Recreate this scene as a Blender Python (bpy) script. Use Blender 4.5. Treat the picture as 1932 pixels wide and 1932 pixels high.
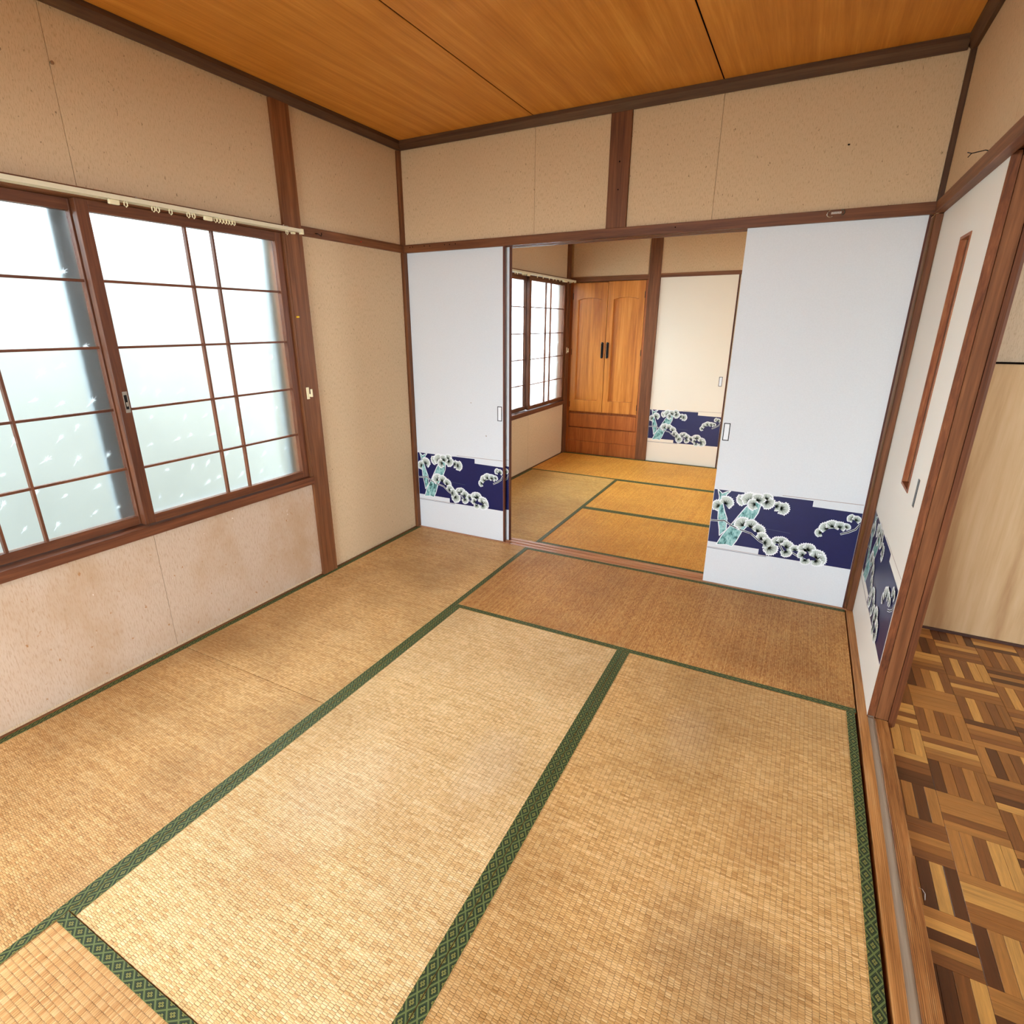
import bpy, bmesh, math, random
from mathutils import Vector, Matrix
for _o in list(bpy.data.objects): bpy.data.objects.remove(_o)
C = bpy.context.scene.collection
SC = bpy.context.scene
PI = math.pi

# ------------------------------------------------------------------ camera
F_PX, CX, CY = 1042.60, 944.92, 970.78
yaw, pitch, roll = 0.4912, -0.3304, -0.0022
fwd = Vector((-math.sin(yaw)*math.cos(pitch), math.cos(yaw)*math.cos(pitch), math.sin(pitch)))
rt = Vector((math.cos(yaw), math.sin(yaw), 0)); up = rt.cross(fwd)
r2 = rt*math.cos(roll)+up*math.sin(roll); u2 = -rt*math.sin(roll)+up*math.cos(roll)
cam = bpy.data.cameras.new('camera'); camo = bpy.data.objects.new('camera', cam); C.objects.link(camo)
camo.matrix_world = Matrix(((r2.x, u2.x, -fwd.x, 2.2710), (r2.y, u2.y, -fwd.y, -3.0002), (r2.z, u2.z, -fwd.z, 1.3611), (0, 0, 0, 1)))
cam.sensor_width = 36; cam.lens = 36*F_PX/1932
cam.shift_x = (966-CX)/1932; cam.shift_y = (CY-966)/1932
cam.clip_start = 0.02; cam.clip_end = 200
SC.camera = camo

# ------------------------------------------------------------------ world, daylight, exposure
SKY = 22.0
w = bpy.data.worlds.new('sky'); SC.world = w; w.use_nodes = True
_bg = w.node_tree.nodes['Background']
_bg.inputs[0].default_value = (0.79, 0.90, 1.0, 1); _bg.inputs[1].default_value = SKY
SC.view_settings.view_transform = 'Standard'; SC.view_settings.look = 'None'
SC.view_settings.exposure = 0.0; SC.view_settings.gamma = 1.0; SC.view_settings.use_curve_mapping = False
SC.cycles.max_bounces = 9; SC.cycles.diffuse_bounces = 6; SC.cycles.transmission_bounces = 8
SC.cycles.sample_clamp_indirect = 12.0
def portal(name, loc, rot, sx, sy):
    l = bpy.data.lights.new(name, 'AREA'); l.shape = 'RECTANGLE'; l.size = sx; l.size_y = sy
    l.cycles.is_portal = True
    o = bpy.data.objects.new(name, l); C.objects.link(o); o.location = loc; o.rotation_euler = rot
portal('daylight_window_front', (-0.160, -1.80, 1.18), (0, -PI/2, 0), 1.22, 1.80)
portal('daylight_window_far', (-0.160, 1.83, 1.18), (0, -PI/2, 0), 1.22, 1.80)
portal('daylight_behind', (1.15, -4.72, 1.00), (PI/2, 0, 0), 1.5, 1.7)
portal('added_daylight_far_side', (2.86, 1.70, 1.30), (0, PI/2, 0), 0.8, 0.6)  # for an unseen side opening added to brighten the far room
portal('added_daylight_kitchen', (5.32, -1.8, 1.5), (0, PI/2, 0), 0.9, 1.5)  # for an unseen opening added and sized to light the kitchen

# ------------------------------------------------------------------ small helpers
def lin(c):
    return tuple(((v/255)/12.92 if v/255 <= 0.04045 else ((v/255+0.055)/1.055)**2.4) for v in c)+(1,)
class NT:
    def __init__(s, name):
        s.m = bpy.data.materials.new(name); s.m.use_nodes = True
        s.t = s.m.node_tree; s.n = s.t.nodes; s.b = s.n['Principled BSDF']; s.out = s.n['Material Output']
    def put(s, sock, v):
        if v is None: return
        if hasattr(v, 'node'): s.t.links.new(v, sock)
        elif isinstance(v, tuple) and hasattr(sock, 'default_value') and sock.type in ('RGBA', 'VECTOR'):
            sock.default_value = v if len(sock.default_value) == len(v) else v[:3]
        else: sock.default_value = v
    def math(s, op, a, b=None, c=None):
        n = s.n.new('ShaderNodeMath'); n.operation = op
        for i, v in enumerate((a, b, c)): s.put(n.inputs[i], v)
        return n.outputs[0]
    def pos(s): 
        return s.n.new('ShaderNodeNewGeometry').outputs['Position']
    def uv(s):
        return s.n.new('ShaderNodeTexCoord').outputs['UV']
    def sep(s, v):
        n = s.n.new('ShaderNodeSeparateXYZ'); s.put(n.inputs[0], v); return n.outputs
    def comb(s, x, y, z=0.0):
        n = s.n.new('ShaderNodeCombineXYZ'); s.put(n.inputs[0], x); s.put(n.inputs[1], y); s.put(n.inputs[2], z); return n.outputs[0]
    def scale(s, v, k, off=(0, 0, 0)):
        n = s.n.new('ShaderNodeMapping'); s.put(n.inputs[0], v); n.inputs['Scale'].default_value = k; n.inputs['Location'].default_value = off
        return n.outputs[0]
    def noise(s, v, sc=1.0, det=3.0, rough=0.5, dist=0.0):
        n = s.n.new('ShaderNodeTexNoise'); s.put(n.inputs['Vector'], v); n.inputs['Scale'].default_value = sc
        n.inputs['Detail'].default_value = det; n.inputs['Roughness'].default_value = rough; n.inputs['Distortion'].default_value = dist
        return n.outputs['Fac']
    def white(s, v):
        n = s.n.new('ShaderNodeTexWhiteNoise'); n.noise_dimensions = '2D'; s.put(n.inputs['Vector'], v); return n.outputs['Value']
    def ramp(s, f, stops):
        n = s.n.new('ShaderNodeValToRGB'); s.put(n.inputs[0], f); e = n.color_ramp.elements
        while len(e) < len(stops): e.new(0.5)
        for el, (p, c) in zip(e, stops): el.position = p; el.color = c if len(c) == 4 else lin(c)
        return n.outputs[0]
    def step(s, f, a, b):
        n = s.n.new('ShaderNodeMapRange'); s.put(n.inputs[0], f); n.inputs[1].default_value = a; n.inputs[2].default_value = b; return n.outputs[0]
    def mix(s, f, a, b, mode='MIX'):
        n = s.n.new('ShaderNodeMix'); n.data_type = 'RGBA'; n.blend_type = mode
        s.put(n.inputs[0], f); s.put(n.inputs[6], a); s.put(n.inputs[7], b); return n.outputs[2]
    def bump(s, h, strength, dist):
        n = s.n.new('ShaderNodeBump'); n.inputs['Strength'].default_value = strength; n.inputs['Distance'].default_value = dist
        s.put(n.inputs['Height'], h); s.t.links.new(n.outputs[0], s.b.inputs['Normal'])
    def done(s, col, rough=0.6, spec=0.3, metal=0.0):
        s.put(s.b.inputs['Base Color'], col); s.put(s.b.inputs['Roughness'], rough)
        s.b.inputs['Specular IOR Level'].default_value = spec; s.b.inputs['Metallic'].default_value = metal
        return s.m
def plain(name, rgb, rough=0.6, spec=0.3, metal=0.0, vary=0.0):
    m = NT(name)
    if vary:
        f = m.noise(m.pos(), 40, 3)
        c = m.mix(f, lin(tuple(v*(1-vary) for v in rgb)), lin(tuple(min(255, v*(1+vary)) for v in rgb)))
    else: c = lin(rgb)
    return m.done(c, rough, spec, metal)
def wood(name, axis, dark, mid, light, cross=34.0, along=1.6, rough=0.5, spec=0.3, flame=0.0, bump=0.0006, lines=0.0, cut=0.6):
    """grain running along axis ('x','y','z')"""
    m = NT(name); p = m.pos()
    k = {'x': (along, cross, cross), 'y': (cross, along, cross), 'z': (cross, cross, along)}[axis]
    a = m.noise(m.scale(p, k), 1.0, 5, 0.6, 0.6)
    k2 = tuple(v*4 for v in k)
    b = m.noise(m.scale(p, k2), 1.0, 3, 0.6)
    big = m.noise(m.scale(p, tuple(v*0.12 for v in k)), 1.0, 2, 0.5, flame)
    f = m.math('ADD', m.math('MULTIPLY', a, 0.5), m.math('MULTIPLY', b, 0.25)); f = m.math('ADD', f, m.math('MULTIPLY', big, 0.25))
    if flame:
        kk = tuple(v*0.10 for v in k)
        rings = m.math('SINE', m.math('MULTIPLY', m.noise(m.scale(p, kk), 1.0, 2, 0.4, 0.3), flame*40))
        f = m.math('ADD', f, m.math('MULTIPLY', m.math('POWER', m.math('ABSOLUTE', rings), 8.0), -0.12))
    c = m.ramp(f, [(0.34, dark), (0.5, mid), (0.66, light)])
    if lines:
        s_ = m.sep(p); q = s_[0] if axis != 'x' else s_[1]
        wv = m.noise(m.scale(p, (9, 1.3, 9) if axis == 'y' else (9, 9, 1.3)), 1.0, 3, 0.5)
        ln = m.math('ABSOLUTE', m.math('SINE', m.math('ADD', m.math('MULTIPLY', q, lines), m.math('MULTIPLY', wv, 18.0))))
        br = m.step(m.noise(m.scale(p, tuple(v*2 for v in k)), 1.0, 2), 0.35, 0.6)
        ln = m.math('MULTIPLY', m.step(ln, cut, 0.0), br)
        c = m.mix(m.math('MULTIPLY', ln, 0.85), c, lin(tuple(v*0.42 for v in dark))); f = m.math('SUBTRACT', f, m.math('MULTIPLY', ln, 0.5))
    m.bump(f, 0.35, bump)
    return m.done(c, rough, spec)
class MB:
    """collects simple shapes in world coordinates; build() links them as one mesh object"""
    def __init__(s): s.v = []; s.f = []; s.mi = []; s.uvs = []
    def poly(s, pts, mi=0, uv=None):
        b = len(s.v); s.v += [tuple(p) for p in pts]; s.f.append(tuple(range(b, b+len(pts)))); s.mi.append(mi); s.uvs.append(uv)
    def box(s, x0, x1, y0, y1, z0, z1, mi=0, ch=0.0):
        if x0 > x1: x0, x1 = x1, x0
        if y0 > y1: y0, y1 = y1, y0
        if z0 > z1: z0, z1 = z1, z0
        if ch <= 0:
            b = len(s.v)
            s.v += [(x0,y0,z0),(x1,y0,z0),(x1,y1,z0),(x0,y1,z0),(x0,y0,z1),(x1,y0,z1),(x1,y1,z1),(x0,y1,z1)]
            for f in ((0,3,2,1),(4,5,6,7),(0,1,5,4),(1,2,6,5),(2,3,7,6),(3,0,4,7)):
                s.f.append(tuple(b+i for i in f)); s.mi.append(mi); s.uvs.append(None)
        else:
            bm = bmesh.new(); bmesh.ops.create_cube(bm, size=1.0)
            for v in bm.verts: v.co = Vector(((x0+x1)/2+v.co.x*(x1-x0), (y0+y1)/2+v.co.y*(y1-y0), (z0+z1)/2+v.co.z*(z1-z0)))
            bmesh.ops.bevel(bm, geom=list(bm.edges), offset=ch, segments=1, affect='EDGES', profile=0.5)
            s.add_bm(bm, mi)
        return s
    def add_bm(s, bm, mi=0):
        b = len(s.v); bm.verts.index_update(); s.v += [tuple(v.co) for v in bm.verts]
        for f in bm.faces: s.f.append(tuple(b+v.index for v in f.verts)); s.mi.append(mi); s.uvs.append(None)
        bm.free()
    def prism(s, prof, axis, a, b, mi=0):
        """prof: list of 2-D points; axis x: (y,z), y: (x,z), z: (x,y)"""
        def P(q, t): return {'x': (t, q[0], q[1]), 'y': (q[0], t, q[1]), 'z': (q[0], q[1], t)}[axis]
        n = len(prof); o = len(s.v)
        s.v += [P(q, a) for q in prof]+[P(q, b) for q in prof]
        for i in range(n):
            j = (i+1) % n; s.f.append((o+i, o+j, o+n+j, o+n+i)); s.mi.append(mi); s.uvs.append(None)
        s.f.append(tuple(o+i for i in reversed(range(n)))); s.f.append(tuple(o+n+i for i in range(n))); s.mi += [mi, mi]; s.uvs += [None, None]
        return s
    def tube(s, pts, r, seg=8, mi=0, closed=False):
        pts = [Vector(p) for p in pts]; rings = []
        n = len(pts)
        for i, p in enumerate(pts):
            if closed: d = pts[(i+1) % n]-pts[i-1]
            else: d = (pts[min(i+1, n-1)]-pts[max(i-1, 0)])
            d.normalize(); a = d.orthogonal().normalized()
            if abs(d.z) < 0.9: a = d.cross(Vector((0, 0, 1))).normalized()
            b = d.cross(a); o = len(s.v); rings.append(o)
            s.v += [tuple(p+a*math.cos(2*PI*k/seg)*r+b*math.sin(2*PI*k/seg)*r) for k in range(seg)]
        for i in range(n if closed else n-1):
            o, q = rings[i], rings[(i+1) % n]
            for k in range(seg):
                s.f.append((o+k, o+(k+1) % seg, q+(k+1) % seg, q+k)); s.mi.append(mi); s.uvs.append(None)
        if not closed:
            s.f.append(tuple(rings[0]+k for k in reversed(range(seg)))); s.f.append(tuple(rings[-1]+k for k in range(seg))); s.mi += [mi, mi]; s.uvs += [None, None]
        return s
    def build(s, name, mats, parent=None, fixn=True):
        mats = mats if isinstance(mats, (list, tuple)) else [mats]
        xs = [v[0] for v in s.v]; ys = [v[1] for v in s.v]; zs = [v[2] for v in s.v]
        org = Vector(((min(xs)+max(xs))/2, (min(ys)+max(ys))/2, min(zs)))
        me = bpy.data.meshes.new(name); me.from_pydata([(v[0]-org.x, v[1]-org.y, v[2]-org.z) for v in s.v], [], s.f)
        for m in mats: me.materials.append(m)
        me.polygons.foreach_set('material_index', s.mi)
        if any(u is not None for u in s.uvs):
            l = me.uv_layers.new(name='UVMap')
            for p, u in zip(me.polygons, s.uvs):
                if u is None: continue
                for li, q in zip(p.loop_indices, u): l.data[li].uv = q
        me.update()
        if fixn:
            bm = bmesh.new(); bm.from_mesh(me); bmesh.ops.recalc_face_normals(bm, faces=bm.faces); bm.to_mesh(me); bm.free()
        o = bpy.data.objects.new(name, me); C.objects.link(o)
        if parent is not None:
            o.parent = parent; o.location = org-Vector(wloc(parent))
        else: o.location = org
        o['_w'] = tuple(org)
        return o
def wloc(o):
    return tuple(o['_w'])
def tag(o, label, cat, group=None):
    o['label'] = label; o['category'] = cat
    if group: o['group'] = group
    return o
def thing(name, loc, label, cat, group=None):
    o = bpy.data.objects.new(name, None); C.objects.link(o); o.location = loc; o['_w'] = tuple(loc); o.empty_display_size = 0.05
    return tag(o, label, cat, group)
def struct(o, label=None):
    o['kind'] = 'structure'
    if label: o['label'] = label
    return o
def bx(*a, **k): return MB().box(*a, **k)
def sbox(name, mat, *a, parent=None, ch=0.0):
    o = MB().box(*a, ch=ch).build(name, mat, parent)
    if parent is None: struct(o)
    return o
# ------------------------------------------------------------------ materials
POSTC = ((80, 44, 22), (114, 69, 38), (144, 93, 56))
wood_z = wood('post_wood_upright', 'z', *POSTC)
wood_x = wood('rail_wood_along_x', 'x', *POSTC)
wood_y = wood('rail_wood_along_y', 'y', *POSTC)
CROWNC = ((62, 40, 26), (84, 58, 38), (106, 78, 54))
crown_x = wood('crown_wood_along_x', 'x', *CROWNC); crown_y = wood('crown_wood_along_y', 'y', *CROWNC)
crown_z = wood('corner_post_wood', 'z', *CROWNC)
sash_y = wood('sash_wood_along_y', 'y', (72, 38, 22), (102, 58, 34), (132, 80, 50), rough=0.45)
sash_z = wood('sash_wood_upright', 'z', (72, 38, 22), (102, 58, 34), (132, 80, 50), rough=0.45)
door_edge = wood('door_edge_wood', 'z', (78, 40, 18), (118, 66, 34), (150, 94, 54), cross=60, along=8, rough=0.6)
cup_wood = wood('cupboard_wood', 'z', (168, 96, 34), (204, 128, 52), (226, 156, 78), cross=26, along=1.3, rough=0.32, spec=0.45, flame=0.5)
cup_low = wood('cupboard_drawer_wood', 'z', (126, 62, 24), (168, 92, 38), (194, 116, 56), cross=30, along=1.6, rough=0.34, spec=0.45)
thresh = wood('threshold_wood', 'y', (136, 84, 38), (190, 130, 72), (216, 164, 104), cross=60, along=2.2, lines=760, cut=0.5, rough=0.45, bump=0.002)
thresh2 = wood('threshold_wood_worn', 'y', (100, 54, 24), (168, 110, 58), (210, 158, 98), cross=60, along=3, lines=820, cut=0.75, rough=0.45, bump=0.002)
groove_m = wood('groove_worn', 'y', (128, 112, 96), (160, 142, 122), (184, 166, 146), cross=40, along=1.0, rough=0.35)
sill_x = wood('track_wood', 'x', (150, 92, 56), (190, 132, 90), (222, 172, 128), cross=60, along=1.2, rough=0.4)
def wallpaper(name, base, fleck):
    m = NT(name); p = m.pos()
    f1 = m.noise(m.scale(p, (420, 420, 55)), 1.0, 3, 0.65)
    f2 = m.noise(m.scale(p, (1.4, 1.4, 0.9)), 1.0, 3)
    f3 = m.noise(m.scale(p, (130, 130, 60)), 1.0, 2)
    c = m.ramp(f1, [(0.34, tuple(v*0.97 for v in fleck)), (0.48, base), (1.0, tuple(min(255, v*1.03) for v in base))])
    c = m.mix(m.step(f2, 0.35, 0.75), c, m.mix(0.5, c, lin(tuple(v*0.93 for v in base))))
    c = m.mix(m.step(f3, 0.70, 0.78), c, lin(tuple(v*0.72 for v in fleck)))
    m.bump(f1, 0.4, 0.0008)
    return m.done(c, 0.85, 0.12)
paper = wallpaper('wallpaper_tan', (212, 186, 150), (188, 158, 120))
# the lower panel below the window has water marks and mould specks
def lower_paper():
    m = NT('wallpaper_stained'); p = m.pos()
    f1 = m.noise(m.scale(p, (240, 240, 40)), 1.0, 3, 0.65)
    f2 = m.noise(m.scale(p, (3.2, 3.2, 2.0)), 1.0, 4, 0.6)
    sp = m.noise(m.scale(p, (55, 55, 40)), 1.0, 2, 0.5)
    sp2 = m.noise(m.scale(p, (26, 34, 30), (3, 1, 2)), 1.0, 3, 0.6)
    c = m.ramp(f1, [(0.3, (178, 152, 126)), (0.5, (196, 174, 152)), (1, (204, 184, 164))])
    c = m.mix(m.math('MULTIPLY', m.step(f2, 0.45, 0.72), 0.65), c, lin((176, 142, 104)))
    c = m.mix(m.step(sp, 0.71, 0.76), c, lin((170, 128, 88)))
    c = m.mix(m.math('MULTIPLY', m.step(sp2, 0.73, 0.77), 0.7), c, lin((240, 234, 226)))
    m.bump(f1, 0.3, 0.0006)
    return m.done(c, 0.8, 0.15)
paper_low = lower_paper()
def ceiling_mat():
    m = NT('ceiling_veneer'); p = m.pos()
    a = m.noise(m.scale(p, (26, 1.1, 26)), 1.0, 4, 0.6, 0.5)
    b = m.noise(m.scale(p, (150, 6, 150)), 1.0, 3, 0.6)
    big = m.noise(m.scale(p, (1.2, 1.2, 1)), 1.0, 3, 0.5, 1.2)
    f = m.math('ADD', m.math('MULTIPLY', a, 0.5), m.math('ADD', m.math('MULTIPLY', b, 0.22), m.math('MULTIPLY', big, 0.28)))
    c = m.ramp(f, [(0.34, (184, 116, 40)), (0.5, (206, 138, 54)), (0.66, (226, 162, 76))])
    return m.done(c, 0.5, 0.25)
ceil_m = ceiling_mat()
gap_m = plain('dark_gap', (18, 12, 10), 0.9, 0.0)
def tatami_mat(name, axis, straw, deep, pale, stain=0.5, seed=0.0, spots=()):
    """axis = direction of the long side (cloth borders run along it)"""
    m = NT(name); p = m.pos(); s = m.sep(p)
    a, l = (s[0], s[1]) if axis == 'y' else (s[1], s[0])
    ap = m.math('DIVIDE', a, 0.0133); col = m.math('FLOOR', ap); fx = m.math('SUBTRACT', ap, col)
    par = m.math('MULTIPLY', m.math('MODULO', m.math('ABSOLUTE', col), 2.0), 0.42)
    jit = m.math('MULTIPLY', m.noise(m.scale(p, (14, 90, 1) if axis == 'y' else (90, 14, 1)), 1.0, 2), 1.3)
    lr = m.math('ADD', m.math('ADD', m.math('DIVIDE', l, 0.0058), par), jit)
    rid = m.math('FLOOR', lr); fl = m.math('SUBTRACT', lr, rid)
    ex = m.math('ABSOLUTE', m.math('SUBTRACT', m.math('MULTIPLY', fx, 2.0), 1.0))
    el = m.math('ABSOLUTE', m.math('SUBTRACT', m.math('MULTIPLY', fl, 2.0), 1.0))
    hx = m.math('SUBTRACT', 1.0, m.math('POWER', ex, 5.0)); hl = m.math('SUBTRACT', 1.0, m.math('POWER', el, 3.0))
    h = m.math('MULTIPLY', hx, hl)
    cell = m.white(m.comb(col, rid)); row = m.white(m.comb(3.0, m.math('FLOOR', m.math('MULTIPLY', l, 400.0))))
    fine = m.noise(m.scale(p, (30, 700, 1) if axis == 'y' else (700, 30, 1)), 1.0, 2)
    f = m.math('ADD', m.math('MULTIPLY', cell, 0.22), m.math('ADD', m.math('MULTIPLY', row, 0.20), m.math('MULTIPLY', fine, 0.58)))
    c = m.ramp(f, [(0.24, deep), (0.5, straw), (0.78, pale)])
    big = m.noise(m.scale(p, (1.7, 1.7, 1), (seed, seed*2, 0)), 1.0, 4, 0.55)
    med = m.noise(m.scale(p, (6.5, 6.5, 1), (seed*3, seed, 0)), 1.0, 4, 0.6)
    c = m.mix(m.math('MULTIPLY', m.step(big, 0.42, 0.68), stain), c, m.mix(0.6, c, lin(tuple(v*0.80 for v in deep)), 'MIX'))
    c = m.mix(m.math('MULTIPLY', m.step(med, 0.52, 0.75), 0.55), c, m.mix(0.5, c, lin(pale)))
    for sx, sy, rx, ry, scol, amt in spots:
        dx = m.math('DIVIDE', m.math('SUBTRACT', s[0], sx), rx); dy = m.math('DIVIDE', m.math('SUBTRACT', s[1], sy), ry)
        dd = m.math('SQRT', m.math('ADD', m.math('MULTIPLY', dx, dx), m.math('MULTIPLY', dy, dy)))
        dd = m.math('ADD', dd, m.math('MULTIPLY', m.math('SUBTRACT', med, 0.5), 1.4))
        c = m.mix(m.math('MULTIPLY', m.step(dd, 1.0, 0.45), amt), c, m.mix(0.65, c, lin(scol)))
    dk = m.math('MULTIPLY', m.math('SUBTRACT', 1.0, m.step(h, 0.0, 0.55)), m.math('ADD', 0.12, m.math('MULTIPLY', m.white(m.comb(m.math('ADD', col, 7.0), rid)), 0.80)))
    c = m.mix(dk, c, lin(tuple(v*0.45 for v in deep)))
    m.bump(h, 0.55, 0.0011)
    return m.done(c, 0.55, 0.28)
def heri_mat():
    m = NT('green_border_brocade'); s = m.sep(m.uv())
    u = m.math('DIVIDE', s[0], 0.0396); v = m.math('DIVIDE', m.math('SUBTRACT', s[1], 0.0139), 0.0286)
    def dfrac(x):
        return m.math('ABSOLUTE', m.math('SUBTRACT', m.math('FRACT', m.math('ADD', x, 50.5)), 0.5))
    fa = dfrac(m.math('ADD', u, v)); fb = dfrac(m.math('SUBTRACT', u, v))   # 0 = centre of a lozenge, .5 = lattice line
    mx = m.math('MAXIMUM', fa, fb)
    line = m.math('GREATER_THAN', mx, 0.418)
    line2 = m.math('MULTIPLY', m.math('LESS_THAN', mx, 0.36), m.math('GREATER_THAN', mx, 0.325))
    da = m.math('SUBTRACT', fa, 0.12); db = m.math('SUBTRACT', fb, 0.12)
    d = m.math('SQRT', m.math('ADD', m.math('MULTIPLY', da, da), m.math('MULTIPLY', db, db)))
    fl = m.math('MULTIPLY', m.math('LESS_THAN', d, 0.11), m.math('GREATER_THAN', d, 0.035))
    g = m.noise(m.scale(m.pos(), (900, 900, 1)), 1.0, 2)
    dark = m.mix(g, lin((12, 28, 14)), lin((26, 46, 24)))
    lite = m.mix(g, lin((84, 94, 46)), lin((110, 120, 68)))
    gold = m.mix(g, lin((110, 108, 48)), lin((150, 144, 76)))
    c = m.mix(line, dark, lite); c = m.mix(m.math('MULTIPLY', line2, 0.35), c, lite); c = m.mix(fl, c, gold)
    m.bump(m.math('ADD', line, fl), 0.3, 0.0003)
    return m.done(c, 0.6, 0.35)
heri = heri_mat()
fus_w = NT('fusuma_paper'); _f = fus_w.noise(fus_w.scale(fus_w.pos(), (160, 160, 160)), 1.0, 3)
_d = fus_w.noise(fus_w.scale(fus_w.pos(), (31, 31, 31)), 1.0, 2)
_c = fus_w.mix(_f, lin((212, 218, 222)), lin((222, 228, 232))); _c = fus_w.mix(fus_w.step(_d, 0.80, 0.82), _c, lin((150, 140, 120)))
fus_w.bump(_f, 0.15, 0.0003); fus_w = fus_w.done(_c, 0.5, 0.35)
fus_far = plain('fusuma_paper_cream', (236, 228, 210), 0.5, 0.3)
fus_edge = wood('fusuma_edge_wood', 'z', (64, 30, 20), (92, 48, 32), (120, 68, 46))
navy = plain('print_navy', (18, 22, 78), 0.4, 0.4, vary=0.06)
pr_white = plain('print_white', (238, 243, 246), 0.5)
pr_teal = NT('print_teal'); _n = pr_teal.noise(pr_teal.scale(pr_teal.pos(), (70, 70, 36)), 1.0, 4, 0.65)
pr_teal = pr_teal.done(pr_teal.ramp(_n, [(0.36, (40, 84, 84)), (0.46, (112, 168, 166)), (0.62, (170, 214, 212)), (0.74, (128, 112, 96))]), 0.5)
pr_needle = plain('print_needle_green', (50, 64, 52), 0.5)
pr_soft = plain('print_soft_green', (196, 208, 200), 0.5)
pr_branch = plain('print_branch', (36, 48, 44), 0.5)
pr_line = plain('print_fine_line', (150, 128, 118), 0.5)
pr_line2 = plain('print_fine_line_grey', (92, 104, 120), 0.5)
hinge_m = plain('hinge_brass', (90, 56, 34), 0.4, 0.5, 0.4)
black_m = plain('black_iron', (24, 20, 18), 0.35, 0.5, 0.6)
steel_m = plain('chrome', (190, 182, 170), 0.25, 0.5, 0.9, vary=0.05)
cream_m = plain('cream_plastic', (236, 226, 186), 0.4, 0.4)
rail_m = plain('ivory_curtain_rail', (222, 214, 184), 0.4, 0.4, vary=0.04)
alu_m = plain('grey_aluminium', (128, 136, 140), 0.5, 0.4, 0.2)
def glass_mat(name, col):
    m = NT(name); t = m.n.new('ShaderNodeBsdfTranslucent'); d = m.n.new('ShaderNodeBsdfGlossy'); x = m.n.new('ShaderNodeMixShader')
    n = m.noise(m.scale(m.pos(), (90, 90, 90)), 1.0, 2)
    m.put(t.inputs[0], m.mix(n, lin(tuple(v-8 for v in col)), lin(col))); d.inputs['Color'].default_value = (0.8, 0.85, 0.85, 1); d.inputs['Roughness'].default_value = 0.45
    x.inputs[0].default_value = 0.03; m.t.links.new(t.outputs[0], x.inputs[1]); m.t.links.new(d.outputs[0], x.inputs[2]); m.t.links.new(x.outputs[0], m.out.inputs[0])
    return m.m
frost = glass_mat('frosted_glass', (238, 248, 246))
motif_m = glass_mat('glass_leaf_motif', (255, 255, 255))
def frosted(name, col, rough):
    m = NT(name); r = m.n.new('ShaderNodeBsdfRefraction'); r.distribution = 'GGX'
    n = m.noise(m.scale(m.pos(), (4, 4, 4)), 1.0, 3)
    m.put(r.inputs['Color'], m.mix(n, lin(tuple(v-10 for v in col)), lin(col))); r.inputs['Roughness'].default_value = rough; r.inputs['IOR'].default_value = 1.45
    m.t.links.new(r.outputs[0], m.out.inputs[0]); return m.m
frost = frosted('frosted_glass', (248, 251, 250), 0.30)
wains = wood('kitchen_panel_wood', 'z', (176, 138, 98), (204, 172, 130), (220, 192, 154), cross=10, along=0.8, rough=0.45, flame=1.6)
kit_wall = wallpaper('kitchen_wallpaper', (206, 186, 160), (190, 166, 138))
slat_tones = [(84, 46, 22), (122, 74, 36), (142, 90, 42), (164, 110, 54), (194, 142, 74)]
def slat_mat(i, ax):
    c = slat_tones[i]
    return wood('parquet_tone_%s_%s' % ('abcde'[i], ax), ax, tuple(v*0.84 for v in c), c, tuple(min(255, v*1.12) for v in c), cross=120, along=7, rough=0.3, spec=0.5)
# ------------------------------------------------------------------ key sizes (metres)
W = 2.632            # room width
D0 = -3.53           # wall behind the camera
YB = 2.77            # far wall of the second room
ZC = 2.362           # ceiling
ZR0, ZR1 = 1.777, 1.821   # rail at door-head height
ZCR = 2.316          # underside of the crown moulding
WP = -0.012          # wallpaper plane of the window wall
# ------------------------------------------------------------------ floors and ceilings
sbox('floor', gap_m, -0.12, 2.70, D0-0.1, YB+0.1, -0.16, -0.055)
sbox('floor_kitchen', gap_m, 2.7001, 5.2, D0-0.1, 0.10, -0.16, -0.031)
ceil = sbox('ceiling', gap_m, -0.12, 2.76, D0-0.1, 0.10, ZC+0.0025, ZC+0.08)
gx = [0.0, 0.866, 1.774, W+0.02]
for i in range(3):
    bx(gx[i]+(0.003 if i else 0), gx[i+1]-0.003, D0, 0.0, ZC, ZC+0.002).build('ceiling_board', ceil_m, ceil)
ceil2 = sbox('ceiling_far_room', gap_m, -0.12, 2.76, 0.10, YB+0.1, ZC+0.006, ZC+0.08)
for i in range(3):
    bx(gx[i]+(0.003 if i else 0), gx[i+1]-0.003, 0.1, YB, ZC, ZC+0.006).build('ceiling_board', ceil_m, ceil2)
sbox('ceiling_kitchen', plain('kitchen_ceiling_paint', (214, 200, 176), 0.8), 2.7601, 5.2, D0-0.1, 0.10, 2.40, 2.46)
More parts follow.
